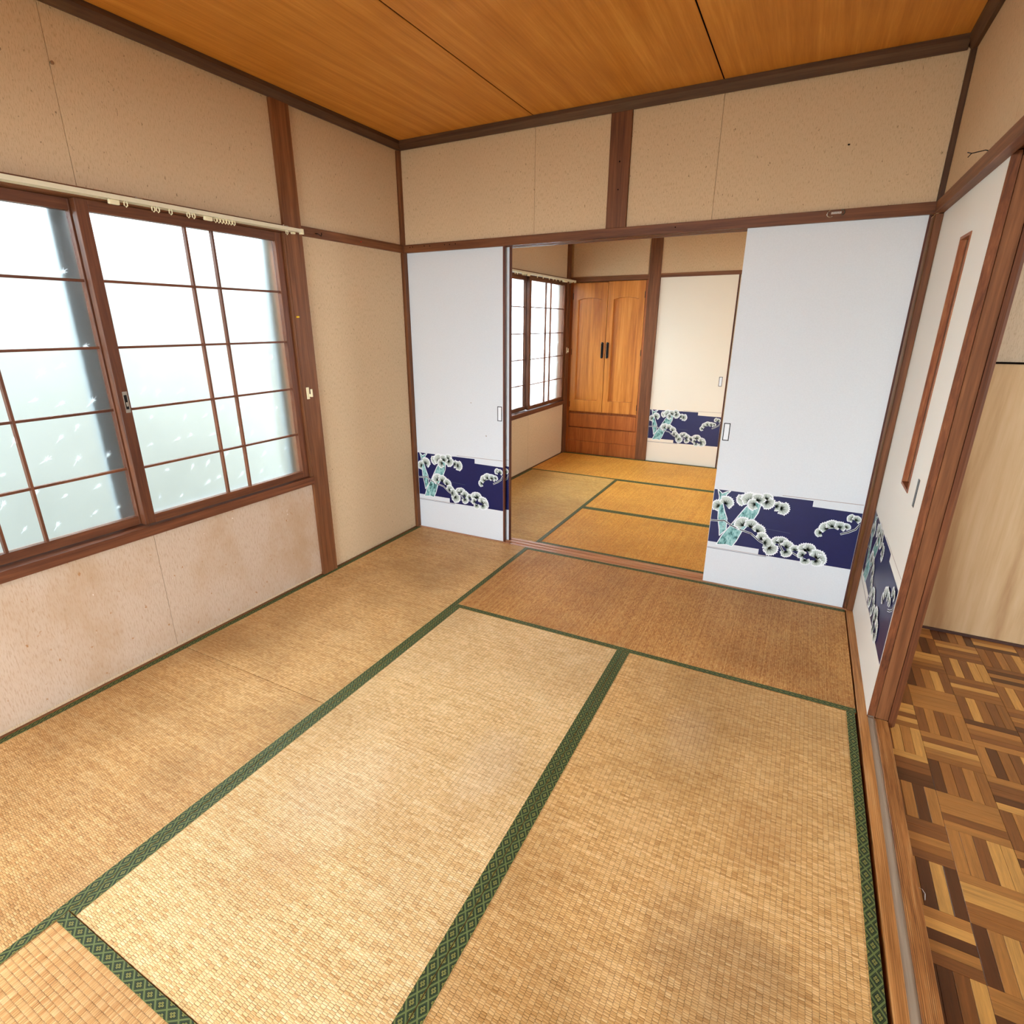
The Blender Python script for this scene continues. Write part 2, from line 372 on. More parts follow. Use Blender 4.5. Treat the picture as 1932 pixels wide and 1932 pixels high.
# ------------------------------------------------------------------ wall with the windows (left)
WIN = [(-2.680, -0.922), (0.952, 2.700)]
ZW0, ZW1 = 0.590, 1.775
wl = MB()
wl.box(-0.11, WP-0.006, D0, YB, -0.05, ZW0-0.04); wl.box(-0.11, WP-0.006, D0, YB, ZW1+0.02, ZC)
for a, b in ((D0, WIN[0][0]), (WIN[0][1], WIN[1][0]), (WIN[1][1], YB)): wl.box(-0.11, WP-0.006, a, b, ZW0-0.04, ZW1+0.02)
wall_left = struct(wl.build('wall_left', paper))
def panels_left(z0, z1, cuts, mat=paper):
    for a, b in zip(cuts[:-1], cuts[1:]):
        bx(WP-0.0055, WP, a+0.0008, b-0.0008, z0, z1).build('wall_panel', mat, wall_left)
panels_left(ZR1-0.01, ZCR+0.01, [D0, -2.69, -1.790, -0.92, -0.02])
panels_left(0.018, 0.548, [D0, -2.69, -1.790, -0.92], paper_low)
panels_left(0.018, ZR0+0.01, [-0.814, -0.02]); panels_left(0.548, ZR0+0.01, [D0, -2.70])
panels_left(ZR1-0.01, ZCR+0.01, [0.10, 0.95, 1.85, YB]); panels_left(0.018, 0.548, [0.10, 0.95, 1.83, YB]); panels_left(0.548, ZR0+0.01, [0.10, 0.94])
# ------------------------------------------------------------------ back wall above the sliding doors
wb = MB().box(-0.05, 2.76, 0.018, 0.092, ZR1-0.01, ZC).build('wall_back', paper); struct(wb)
def panels_back(y0, y1, cuts, z0, z1, parent, mat=paper):
    for a, b in zip(cuts[:-1], cuts[1:]): bx(a+0.0008, b-0.0008, y0, y1, z0, z1).build('wall_panel', mat, parent)
panels_back(0.012, 0.0175, [0.0, 0.867, 1.271], ZR1-0.01, ZCR+0.01, wb); panels_back(0.012, 0.0175, [1.374, 1.779, 2.64], ZR1-0.01, ZCR+0.01, wb)
panels_back(0.0925, 0.098, [0.0, 0.9, 1.8, 2.64], ZR1-0.01, ZCR+0.01, wb)
# far wall of the second room
wf = MB().box(-0.11, 2.76, YB+0.62, YB+0.70, -0.16, ZC).box(-0.11, 2.76, YB+0.1, YB+0.62, -0.16, -0.0005).box(-0.11, 2.76, YB+0.1, YB+0.62, ZR1-0.02, ZC).box(-0.11,-0.0,YB+0.02,YB+0.62,-0.05,ZC).box(0.0, 2.76, YB+0.018, YB+0.10, ZR1-0.02, ZC).box(1.63, 2.76, YB+0.034, YB+0.10, -0.05, ZR1).build('wall_far', paper); struct(wf)
panels_back(YB+0.006, YB+0.012, [0.03, 0.80], 1.818, ZCR+0.01, wf); panels_back(YB+0.006, YB+0.012, [0.92, 1.75, 2.64], 1.818, ZCR+0.01, wf)
# right walls
wr = MB().box(2.66, 2.74, D0, 0.10, ZR1-0.01, 2.42).box(2.7005, 2.738, -0.87, 0.10, -0.05, ZR1).build('wall_right', paper); struct(wr)
for a, b in ((D0, -2.70), (-2.70, -1.79), (-1.79, -0.90), (-0.90, 0.0)):
    bx(2.650, 2.6595, a+0.0008, b-0.0008, ZR1-0.01, ZCR+0.01).build('wall_panel', paper, wr)
struct(MB().box(2.66, 2.74, 0.1005, YB+0.7, -0.16, 0.90).box(2.66, 2.74, 0.1005, YB+0.7, 1.70, ZC).box(2.66, 2.74, 0.1005, 1.40, 0.90, 1.70).box(2.66, 2.74, 2.00, YB+0.7, 0.90, 1.70).build('wall_right_far_room', paper))  # the hole in this wall is an added, unseen light opening
# wall behind the camera, with a wide window
wk = MB(); wk.box(-0.11, 0.30, D0-0.10, D0, -0.05, ZC); wk.box(2.10, 2.74, D0-0.10, D0, -0.05, ZC); wk.box(0.30, 2.10, D0-0.10, D0, 1.80, ZC)
wk.box(0.20, 0.30, -4.60, D0-0.10, -0.05, ZC); wk.box(2.10, 2.20, -4.60, D0-0.10, -0.05, ZC); wk.box(0.30, 2.10, -4.60, D0-0.10, 2.20, ZC); wk.box(0.30, 2.10, -4.60, D0-0.10, -0.10, -0.001)  # unseen passage added to keep the window daylight off the near floor
wk.box(0.20, 2.20, -4.70, -4.60, 1.85, ZC); wk.box(0.20, 0.40, -4.70, -4.60, -0.05, 1.85); wk.box(1.90, 2.20, -4.70, -4.60, -0.05, 1.85); wk.box(0.40, 1.90, -4.70, -4.60, -0.10, 0.15)
struct(wk.build('wall_front', paper))
# kitchen shell
kb = MB().box(2.7405, 5.2, 0.030, 0.098, -0.05, 2.42).build('wall_kitchen_back', kit_wall); struct(kb)
for i in range(3):
    bx(2.7405+i*0.91+0.001, 2.7405+(i+1)*0.91-0.001 if i < 2 else 5.2, 0.020, 0.0295, -0.009, 1.206).build('wall_panel', wains, kb)
bx(2.7405, 5.2, 0.016, 0.0295, 1.207, 1.214).build('panel_cap', gap_m, kb)
struct(MB().box(2.7405, 5.2, 0.012, 0.0295, -0.030, -0.010).build('baseboard_kitchen', plain('dark_baseboard', (78, 56, 50), 0.5)))
kr = MB(); kr.box(5.2, 5.3, D0-0.1, 0.10, -0.16, 1.05); kr.box(5.2, 5.3, D0-0.1, 0.10, 1.95, 2.46); kr.box(5.2, 5.3, D0-0.1, -2.60, 1.05, 1.95); kr.box(5.2, 5.3, -1.10, 0.10, 1.05, 1.95)  # unseen opening left here as added light for the kitchen
struct(kr.build('wall_kitchen_right', kit_wall)); struct(MB().box(2.7405, 5.2, D0-0.1, D0, -0.05, 2.42).build('wall_kitchen_front', kit_wall))
# ------------------------------------------------------------------ crown mouldings, posts and rails
n_tr = [0]
def trim(mat, *a, ch=0.0012, label=None):
    n_tr[0] += 1
    o = MB().box(*a, ch=ch).build('trim_%d' % n_tr[0], mat); struct(o, label); return o
def crown(axis, prof, a, b, mat):
    n_tr[0] += 1; o = MB().prism(prof, axis, a, b).build('trim_%d' % n_tr[0], mat); struct(o); return o
def cprof(s, o): # s = sign pointing into the room, o = wall plane
    return [(o, ZCR+0.004), (o+s*0.010, ZCR+0.004), (o+s*0.010, ZCR), (o+s*0.016, ZCR), (o+s*0.034, ZCR+0.028), (o+s*0.034, ZC-0.0005), (o, ZC-0.0005)]
crown('y', cprof(1, WP), D0, 0.012, crown_y); crown('y', cprof(-1, 2.650), D0, 0.012, crown_y)
crown('x', cprof(-1, 0.0115), WP+0.03, 2.62, crown_x)
crown('y', cprof(1, WP), 0.10, YB, crown_y); crown('x', cprof(-1, YB+0.0055), WP+0.03, 2.65, crown_x); crown('x', cprof(1, 0.0985), WP+0.03, 2.65, crown_x)
trim(wood_z, -0.10, 0.004, -0.9196, -0.8136, 0.0, ZCR+0.003)                 # post beside the window
trim(wood_z, -0.10, 0.004, -2.79, -2.684, 0.0, ZCR+0.003)
trim(wood_z, 1.271, 1.374, -0.002, 0.0115, ZR1, ZCR+0.003)                    # short post over the opening
trim(wood_z, -0.10, 0.004, -0.012, 0.110, 0.0, ZCR+0.003)                    # corner post
trim(crown_z, 2.630, 2.6495, -0.004, 0.112, 1.8212, ZCR+0.003)
trim(wood_z, 2.637, 2.6625, -0.003, 0.112, 0.0, 1.7765)
trim(wood_z, -0.10, 0.004, 2.706, YB+0.018, 0.0, ZCR+0.003)                   # far corner post
trim(wood_z, 0.808, 0.920, YB-0.004, YB+0.10, 0.0, ZCR+0.003)                 # post between cupboard and far fusuma
# rails
trim(wood_y, WP, 0.001, -0.813, -0.012, ZR0, ZR1)
trim(wood_y, WP, 0.001, 0.11, 0.952, ZR0, ZR1)
trim(wood_y, -0.09, 0.014, -2.684, -0.9200, ZW1, 1.807)                       # window head
trim(wood_y, -0.09, 0.014, 0.952, 2.706, ZW1, 1.807)
kam = MB(); kam.box(0.004, 2.637, -0.006, 0.018, ZR0, ZR1, ch=0.0012); kam.box(0.004, 2.637, 0.040, 0.058, ZR0, ZR1); kam.box(0.004, 2.637, 0.080, 0.112, ZR0, ZR1); kam.box(0.004, 2.637, 0.018, 0.080, ZR0+0.014, ZR1)
n_tr[0] += 1; struct(kam.build('trim_%d' % n_tr[0], wood_x))
trim(wood_y, 2.632, 2.6635, D0, -0.006, 1.7785, 1.8235)                       # rail on the right wall
trim(wood_y, 2.688, 2.728, D0, -0.006, 1.7785, 1.8100)
trim(wood_y, 2.664, 2.6875, D0, -0.006, 1.795, 1.8100)
trim(wood_x, 0.004, 0.808, YB-0.002, YB+0.03, 1.775, 1.820); trim(wood_x, 0.920, 2.64, YB-0.002, YB+0.03, 1.788, 1.822)
# base strips along the walls
trim(wood_y, -0.035, -0.006, D0, -0.013, -0.05, 0.004, ch=0); trim(wood_y, -0.035, -0.006, 0.112, 2.70, -0.05, 0.004, ch=0)
# door track between the two rooms
tk = MB(); 
for a, b, z in ((0.0, 0.018, 0.002), (0.018, 0.040, -0.002), (0.040, 0.058, 0.002), (0.058, 0.080, -0.002), (0.080, 0.108, 0.002)): tk.box(0.004, 2.637, a+0.0003, b-0.0003, -0.05, z)
n_tr[0] += 1; struct(tk.build('trim_%d' % n_tr[0], sill_x), 'grooved wooden door track between the two rooms')
# threshold to the kitchen
th = thing('door_sill', (2.68, -1.7, -0.05), 'long worn wooden threshold with a grey groove between tatami and parquet', 'threshold')
th['kind'] = 'structure'
bx(2.6345, 2.6648, D0, -0.004, -0.05, 0.003, ch=0.0015).build('sill_strip', thresh, th)
bx(2.6652, 2.6862, D0, -0.004, -0.05, -0.001).build('groove', groove_m, th)
bx(2.6866, 2.7265, D0, -0.889, -0.05, 0.003, ch=0.0015).build('sill_strip', thresh2, th)
# jamb and casing at the kitchen side
trim(wood_z, 2.6875, 2.7275, -0.8885, -0.8705, 0.003, 1.778)
n_tr[0] += 1
struct(MB().prism([(2.7285, -0.8900), (2.7420, -0.8900), (2.7520, -0.8780), (2.7520, -0.8300), (2.7385, -0.8300), (2.7385, -0.8690), (2.7285, -0.8690)], 'z', -0.0195, 1.90).build('trim_%d' % n_tr[0], wood('casing_wood', 'z', (76, 40, 20), (112, 64, 36), (142, 90, 54), cross=60)))
# ------------------------------------------------------------------ tatami
def tatami(x0, x1, y0, y1, axis, mat, label, borders, group):
    t = thing('tatami_mat', ((x0+x1)/2, (y0+y1)/2, -0.05), label, 'tatami mat', group)
    g = 0.0012; bx(x0+g, x1-g, y0+g, y1-g, -0.05, 0.0, ch=0.0015).build('rush_surface', mat, t)
    h = 0.0278
    for sd in borders:
        b = MB(); z = 0.0014
        if axis == 'y':
            a0, a1 = (x0+g, x0+h) if sd == 0 else (x1-h, x1-g)
            pts = [(a0, y0+g, z), (a1, y0+g, z), (a1, y1-g, z), (a0, y1-g, z)]
            L = y1-y0; uv = [(0, 0), (0, h), (L, h), (L, 0)]
            if sd == 0: uv = [(0, h), (0, 0), (L, 0), (L, h)]
        else:
            a0, a1 = (y0+g, y0+h) if sd == 0 else (y1-h, y1-g)
            pts = [(x0+g, a0, z), (x1-g, a0, z), (x1-g, a1, z), (x0+g, a1, z)]
            L = x1-x0; uv = [(0, h), (L, h), (L, 0), (0, 0)] if sd == 0 else [(0, 0), (L, 0), (L, h), (0, h)]
        b.poly(pts, 0, uv)
        lo = [(p[0], p[1], 0.0001) for p in pts]
        for i in range(4):
            j = (i+1) % 4; b.poly([lo[i], lo[j], pts[j], pts[i]], 0, [(0, 0.002), (0.01, 0.002), (0.01, 0.002), (0, 0.002)])
        b.build('cloth_border', heri, t, fixn=False)
    return t
X1, X2, X3 = 0.8745, 1.7512, 2.6252; Y1, Y2, Y3 = -0.889, -1.769, -2.6465; XL = -0.006
straw = (222, 184, 128)
tm_left = tatami_mat('rush_left_column', 'y', (216, 168, 106), (174, 122, 66), (238, 202, 146), 0.8, 1.3)
tm_mid = tatami_mat('rush_middle', 'y', (230, 190, 132), (190, 142, 84), (248, 218, 170), 0.5, 4.1, spots=((1.20, -2.05, 0.20, 0.30, (238, 222, 200), 0.2), (1.55, -1.75, 0.12, 0.2, (236, 220, 198), 0.2), (1.25, -2.35, 0.15, 0.12, (190, 140, 84), 0.4)))
tm_right = tatami_mat('rush_right', 'y', (218, 170, 106), (174, 122, 62), (242, 204, 148), 0.8, 7.7, spots=((2.30, -2.02, 0.22, 0.20, (126, 98, 72), 0.5), (2.36, -1.62, 0.12, 0.16, (160, 104, 50), 0.4), (2.10, -1.30, 0.10, 0.20, (236, 216, 186), 0.15)))
tm_back = tatami_mat('rush_sunburnt_across', 'x', (206, 146, 78), (160, 96, 40), (230, 182, 116), 0.75, 2.2)
tm_front = tatami_mat('rush_near_across', 'x', (212, 164, 104), (176, 120, 64), (232, 192, 138), 0.5, 9.2)
tm_far_y = tatami_mat('rush_far_long', 'y', (222, 174, 94), (184, 126, 52), (240, 204, 128), 0.6, 5.5)
tm_far_x = tatami_mat('rush_far_across', 'x', (232, 162, 62), (200, 124, 36), (246, 192, 98), 0.5, 3.4)
tatami(XL, X1, Y2, 0.0, 'y', tm_left, 'tatami mat along the window wall, nearest the sliding doors', (0, 1), 'tatami mats of the front room')
tatami(XL, X1, D0, Y2, 'y', tm_left, 'tatami mat under the window, at the left edge of the photo', (0, 1), 'tatami mats of the front room')
tatami(X1, X3+0.005, Y1, 0.0, 'x', tm_back, 'sunburnt orange-brown tatami mat lying across in front of the sliding doors', (0, 1), 'tatami mats of the front room')
tatami(X1, X2, Y3, Y1, 'y', tm_mid, 'pale straw tatami mat in the middle of the front room', (0, 1), 'tatami mats of the front room')
tatami(X2, X3, Y3, Y1, 'y', tm_right, 'stained tatami mat on the right, beside the kitchen threshold', (0, 1), 'tatami mats of the front room')
tatami(X1, X3, D0, Y3, 'x', tm_front, 'tatami mat lying across at the bottom left corner of the photo', (0, 1), 'tatami mats of the front room')
YF = 0.1095
tatami(XL, 0.895, YF, 1.878, 'y', tm_far_y, 'long tatami mat under the window of the far room', (0, 1), 'tatami mats of the far room')
tatami(XL, 1.76, 1.878, YB-0.005, 'x', tm_far_x, 'tatami mat in front of the wooden cupboard in the far room', (0, 1), 'tatami mats of the far room')
tatami(0.895, 2.63, 0.958, 1.878, 'x', tm_far_x, 'second tatami mat beyond the door track in the far room', (0, 1), 'tatami mats of the far room')
tatami(0.895, 2.63, YF, 0.958, 'x', tm_far_x, 'first tatami mat just beyond the door track in the far room', (0, 1), 'tatami mats of the far room')
tatami(1.76, 2.63, 1.878, YB-0.005, 'y', tm_far_y, 'tatami mat in the right corner of the far room, mostly behind the right sliding door', (0, 1), 'tatami mats of the far room')
# ------------------------------------------------------------------ parquet of the kitchen
rnd = random.Random(5)
B = 0.1535; S = B/5
def in_view(x, y, z=-0.02):
    d = Vector((x, y, z))-camo.matrix_world.translation; dz = d.dot(fwd)
    if dz < 0.1: return None
    u = CX+F_PX*d.dot(r2)/dz; v = CY-F_PX*d.dot(u2)/dz
    return (u, v, dz)
kf = bpy.data.objects['floor_kitchen']
sm = {}
def slat_mesh(ax, tone):
    if (ax, tone) not in sm:
        b = MB(); lx, ly = (B/2-0.0004, S/2-0.0004) if ax == 'x' else (S/2-0.0004, B/2-0.0004)
        b.prism([(-lx, 0), (lx, 0), (lx, 0.0095), (lx-0.0006, 0.010), (-lx+0.0006, 0.010), (-lx, 0.0095)], 'y', -ly, ly)
        me = bpy.data.meshes.new('parquet_slat'); me.from_pydata(b.v, [], b.f); me.materials.append(slat_mat(tone, ax)); me.update()
        bm = bmesh.new(); bm.from_mesh(me); bmesh.ops.recalc_face_normals(bm, faces=bm.faces); bm.to_mesh(me); bm.free()
        sm[(ax, tone)] = me
    return sm[(ax, tone)]
slats = []
for i in range(-1, 16):
    for j in range(-2, 22):
        x0 = 2.984+(i-1)*B; y1 = -0.240-(j-1)*B
        ax = 'x' if (i+j) % 2 == 1 else 'y'
        for k in range(5):
            t = rnd.choices(range(5), (18, 20, 22, 24, 16))[0]
            cx_, cy_ = (x0+B/2, y1-S*(k+0.5)) if ax == 'x' else (x0+S*(k+0.5), y1-B/2)
            hx, hy = (B/2, S/2) if ax == 'x' else (S/2, B/2)
            xa, xb_, ya, yb_ = max(cx_-hx, 2.7278), min(cx_+hx, 5.195), max(cy_-hy, D0+0.002), min(cy_+hy, 0.0115)
            if xb_-xa < 0.002 or yb_-ya < 0.002: continue
            fx_, fy_ = (xb_-xa)/(2*hx), (yb_-ya)/(2*hy); cx_, cy_ = (xa+xb_)/2, (ya+yb_)/2
            q = in_view(cx_, cy_)
            vis = q and -30 < q[0] < 1962 and 1100 < q[1] < 1990 and q[0] > 1660
            slats.append((0 if vis else 1, q[2] if q else 99, cx_, cy_, ax, t, fx_, fy_))
slats.sort()
rest = {}
for n, (nv, dz, cx_, cy_, ax, t, fx_, fy_) in enumerate(slats):
    if n < 295 and nv == 0:
        o = bpy.data.objects.new('parquet_slat', slat_mesh(ax, t)); C.objects.link(o); o.parent = kf
        kw = wloc(kf); o.location = (cx_-kw[0], cy_-kw[1], -0.0305-kw[2]); o.scale = (fx_, fy_, 1)
    else: rest.setdefault((ax, t), []).append((cx_, cy_, fx_, fy_))
rb = MB(); rmats = []
for k_, ((ax, t), ps) in enumerate(rest.items()):
    rmats.append(slat_mesh(ax, t).materials[0])
    for cx_, cy_, fx_, fy_ in ps:
        hx, hy = (B/2-.0004, S/2-.0004) if ax == 'x' else (S/2-.0004, B/2-.0004)
        rb.box(cx_-hx*fx_, cx_+hx*fx_, cy_-hy*fy_, cy_+hy*fy_, -0.0305, -0.0205, mi=k_)
if rb.v:
    o = rb.build('parquet_field', rmats, kf, fixn=False); o['kind'] = 'stuff'
# ------------------------------------------------------------------ sliding windows
def window(idx, y0, y1, mid_far, label):
    """y0 < y1; inner sash is the one at larger y; both rooms have the same window"""
    root = bpy.data.objects.new('window_%d' % idx, None); C.objects.link(root); root.location = (0, (y0+y1)/2, ZW0); root['_w'] = (0, (y0+y1)/2, ZW0)
    root['kind'] = 'structure'; root['label'] = label
    # sill, jambs, outer metal frame
    bx(-0.10, 0.012, y0-0.001, y1+0.001, ZW0-0.044, ZW0-0.004, ch=0.0015).build('window_sill', sash_y, root)
    bx(-0.10, 0.004, y1-0.012, y1-0.0005, ZW0-0.003, ZW1-0.001).build('window_jamb', wood_z, root)
    bx(-0.10, 0.004, y0+0.0005, y0+0.012, ZW0-0.003, ZW1-0.001).build('window_jamb', wood_z, root)
    a = MB(); m = mid_far
    a.box(-0.145, -0.122, y0-0.02, y0+0.03, ZW0, ZW1-0.002); a.box(-0.145, -0.122, y1-0.030, y1+0.02, ZW0, ZW1-0.002)
    a.box(-0.145, -0.122, m-0.034, m+0.032, ZW0, ZW1-0.002); a.box(-0.145, -0.122, y0-0.02, y1+0.02, ZW0-0.03, ZW0-0.0005); a.box(-0.145, -0.122, y0-0.02, y1+0.02, ZW1-0.0015, ZW1+0.03)
    a.build('storm_sash', alu_m, root)
    zb, zt = ZW0+0.001, ZW1-0.001
    gb, gt = 0.626, 1.737
    def sash(s0, s1, xa, xb, vert, lock):
        fr = MB(); st = 0.041
        fr.box(xa, xb, s1-st, s1, zb, zt, ch=0.001); fr.box(xa, xb, s0, s0+st, zb, zt, ch=0.001)
        fo = fr.build('sash_frame', sash_z, root)
        MB().box(xa, xb, s0+st, s1-st, zb, gb, ch=0.001).build('sash_rail', sash_y, fo); MB().box(xa, xb, s0+st, s1-st, gt, zt, ch=0.001).build('sash_rail', sash_y, fo)
        xg = xa+0.004
        g = MB().box(xg, xg+0.003, s0+st-0.004, s1-st+0.004, gb-0.004, gt+0.004).build('glass_pane', frost, fo)
        for v in vert: MB().box(xg+0.004, xb-0.004, v-0.0045, v+0.0045, gb, gt, ch=0.0006).build('muntin', sash_z, fo)
        for z in (1.514, 1.284, 1.055, 0.823): MB().box(xg+0.005, xb-0.005, s0+st, s1-st, z-0.0045, z+0.0045, ch=0.0006).build('muntin', sash_y, fo)
        # leaf-star motifs pressed into the glass
        r = random.Random(idx*10+int(lock)); mo = MB()
        rows = int((gt-gb)/0.105); cols = int((s1-s0-2*st)/0.10)
        for i in range(cols):
            for j in range(rows):
                cy = s0+st+0.05+i*0.10+r.uniform(-0.025, 0.025)+(0.05 if j % 2 else 0); cz = gb+0.055+j*0.105+r.uniform(-0.025, 0.025)
                if cy > s1-st-0.03: continue
                base = r.uniform(-0.4, 0.4)+0.7; sz = r.uniform(0.6, 1.1)
                for kx, (an, ln) in enumerate(((base, 0.030), (base+PI, 0.018), (base+0.55, 0.012), (base-0.55, 0.012), (base+PI+0.7, 0.014), (base+PI-0.7, 0.014), (base+PI/2, 0.010), (base-PI/2, 0.010))):
                    dy, dz = -math.cos(an), math.sin(an)*-1.0; ln *= sz; wd = 0.0011; xx = xg+0.0034+kx*0.00003
                    mo.poly([(xx, cy-dz*wd, cz+dy*wd), (xx, cy+dz*wd, cz-dy*wd), (xx, cy+dy*ln+dz*wd*0.3, cz+dz*ln-dy*wd*0.3), (xx, cy+dy*ln-dz*wd*0.3, cz+dz*ln+dy*wd*0.3)])
        mo_o = mo.build('pressed_motif', motif_m, fo, fixn=False); mo_o['kind'] = 'stuff'
        if lock:
            yc, z0 = s0+0.026, 1.044
            L = MB(); L.box(xb, xb+0.0015, yc-0.009, yc+0.009, z0, z0+0.013); L.box(xb, xb+0.0015, yc-0.009, yc+0.009, z0+0.067, z0+0.080)
            L.box(xb, xb+0.0015, yc-0.009, yc-0.0055, z0+0.013, z0+0.067); L.box(xb, xb+0.0015, yc+0.0055, yc+0.009, z0+0.013, z0+0.067)
            L.box(xb, xb+0.0004, yc-0.0055, yc+0.0055, z0+0.013, z0+0.067, mi=1); L.box(xb, xb+0.0035, yc-0.003, yc+0.004, z0+0.024, z0+0.040)
            L.build('sash_lock', [steel_m, black_m], fo)
    c = mid_far
    sash(c, y1-0.0125, -0.036, -0.006, (y1-0.375, y1-0.495), True)
    sash(y0+0.0125, c+0.036, -0.070, -0.040, (y0+0.545, y0+0.425), False)
    return root
window(1, WIN[0][0], WIN[0][1], -1.812, 'large frosted sliding window with wooden lattice in the front room')
window(2, WIN[1][0], WIN[1][1], 1.815, 'frosted sliding window with wooden lattice in the far room')
# ------------------------------------------------------------------ pine print (flat print on the sliding doors)
T1 = [(0.019,0.537),(0.03,0.5),(0.034,0.432),(0.037,0.38),(0.052,0.313),(0.056,0.281),(0.087,0.319),(0.084,0.382),(0.065,0.427),(0.049,0.476),(0.068,0.515),(0.084,0.535),(0.066,0.53),(0.044,0.517)]
T2 = [(0.202,0.499),(0.239,0.484),(0.232,0.437),(0.215,0.398),(0.166,0.322),(0.146,0.265),(0.127,0.229),(0.10,0.236),(0.046,0.227),(0.068,0.283),(0.103,0.343),(0.141,0.412),(0.167,0.458)]
NAVY = [(0.002,0.536),(0.308,0.536),(0.308,0.537),(0.473,0.537),(0.473,0.507),(0.690,0.504),(0.690,0.212),(0.300,0.210),(0.262,0.2105),(0.262,0.240),(0.002,0.240)]
TUFTS = [(0.029,0.447,0.033,160),(0.069,0.469,0.039,60),(0.148,0.496,0.033,200),(0.181,0.501,0.044,110),(0.223,0.507,0.036,75),(0.263,0.520,0.03,60),(0.204,0.479,0.033,200),(0.268,0.498,0.036,-40),(0.315,0.485,0.029,10),(0.340,0.478,0.036,0),(0.165,0.364,0.043,130),(0.207,0.361,0.039,70),(0.245,0.341,0.037,40),(0.268,0.303,0.035,60),(0.289,0.281,0.035,10),(0.315,0.254,0.039,-40),(0.345,0.297,0.031,110),(0.366,0.3,0.031,60),(0.391,0.279,0.035,50),(0.391,0.248,0.029,-60),(0.43,0.271,0.025,100),(0.476,0.28,0.036,110),(0.492,0.283,0.034,50),(0.468,0.248,0.025,160),(0.535,0.251,0.04,60),(0.545,0.237,0.036,-10),(0.485,0.22,0.025,-80),(0.535,0.225,0.028,-60),(0.526,0.38,0.024,190),(0.55,0.409,0.033,130),(0.575,0.423,0.033,90),(0.607,0.424,0.029,70),(0.634,0.428,0.019,40),(0.649,0.474,0.022,160),(0.668,0.470,0.022,60)]
BR = [[(0.001,0.361),(0.039,0.364),(0.072,0.37),(0.107,0.349),(0.146,0.334),(0.212,0.32),(0.257,0.286),(0.291,0.271)],[(0.309,0.3),(0.35,0.292),(0.373,0.255),(0.402,0.234)],[(0.416,0.253),(0.453,0.234),(0.484,0.225)],[(0.617,0.387),(0.646,0.401),(0.674,0.421),(0.688,0.448)]]
def tri(pts):
    """ear-clip a simple polygon"""
    P = list(pts)
    ar = sum(P[i][0]*P[(i+1) % len(P)][1]-P[(i+1) % len(P)][0]*P[i][1] for i in range(len(P)))
    if ar < 0: P.reverse()
    out = []
    def inside(p, a, b, c):
        f = lambda u, v: (v[0]-u[0])*(p[1]-u[1])-(v[1]-u[1])*(p[0]-u[0])
        return f(a, b) >= -1e-12 and f(b, c) >= -1e-12 and f(c, a) >= -1e-12
    g = 0
    while len(P) > 3 and g < 500:
        g += 1
        for i in range(len(P)):
            a, b, c = P[i-1], P[i], P[(i+1) % len(P)]
            if (b[0]-a[0])*(c[1]-a[1])-(b[1]-a[1])*(c[0]-a[0]) <= 1e-12: continue
            if any(inside(q, a, b, c) for q in P if q not in (a, b, c)): continue
            out.append((a, b, c)); P.pop(i); break
        else: break
    if len(P) == 3: out.append(tuple(P))
    return out
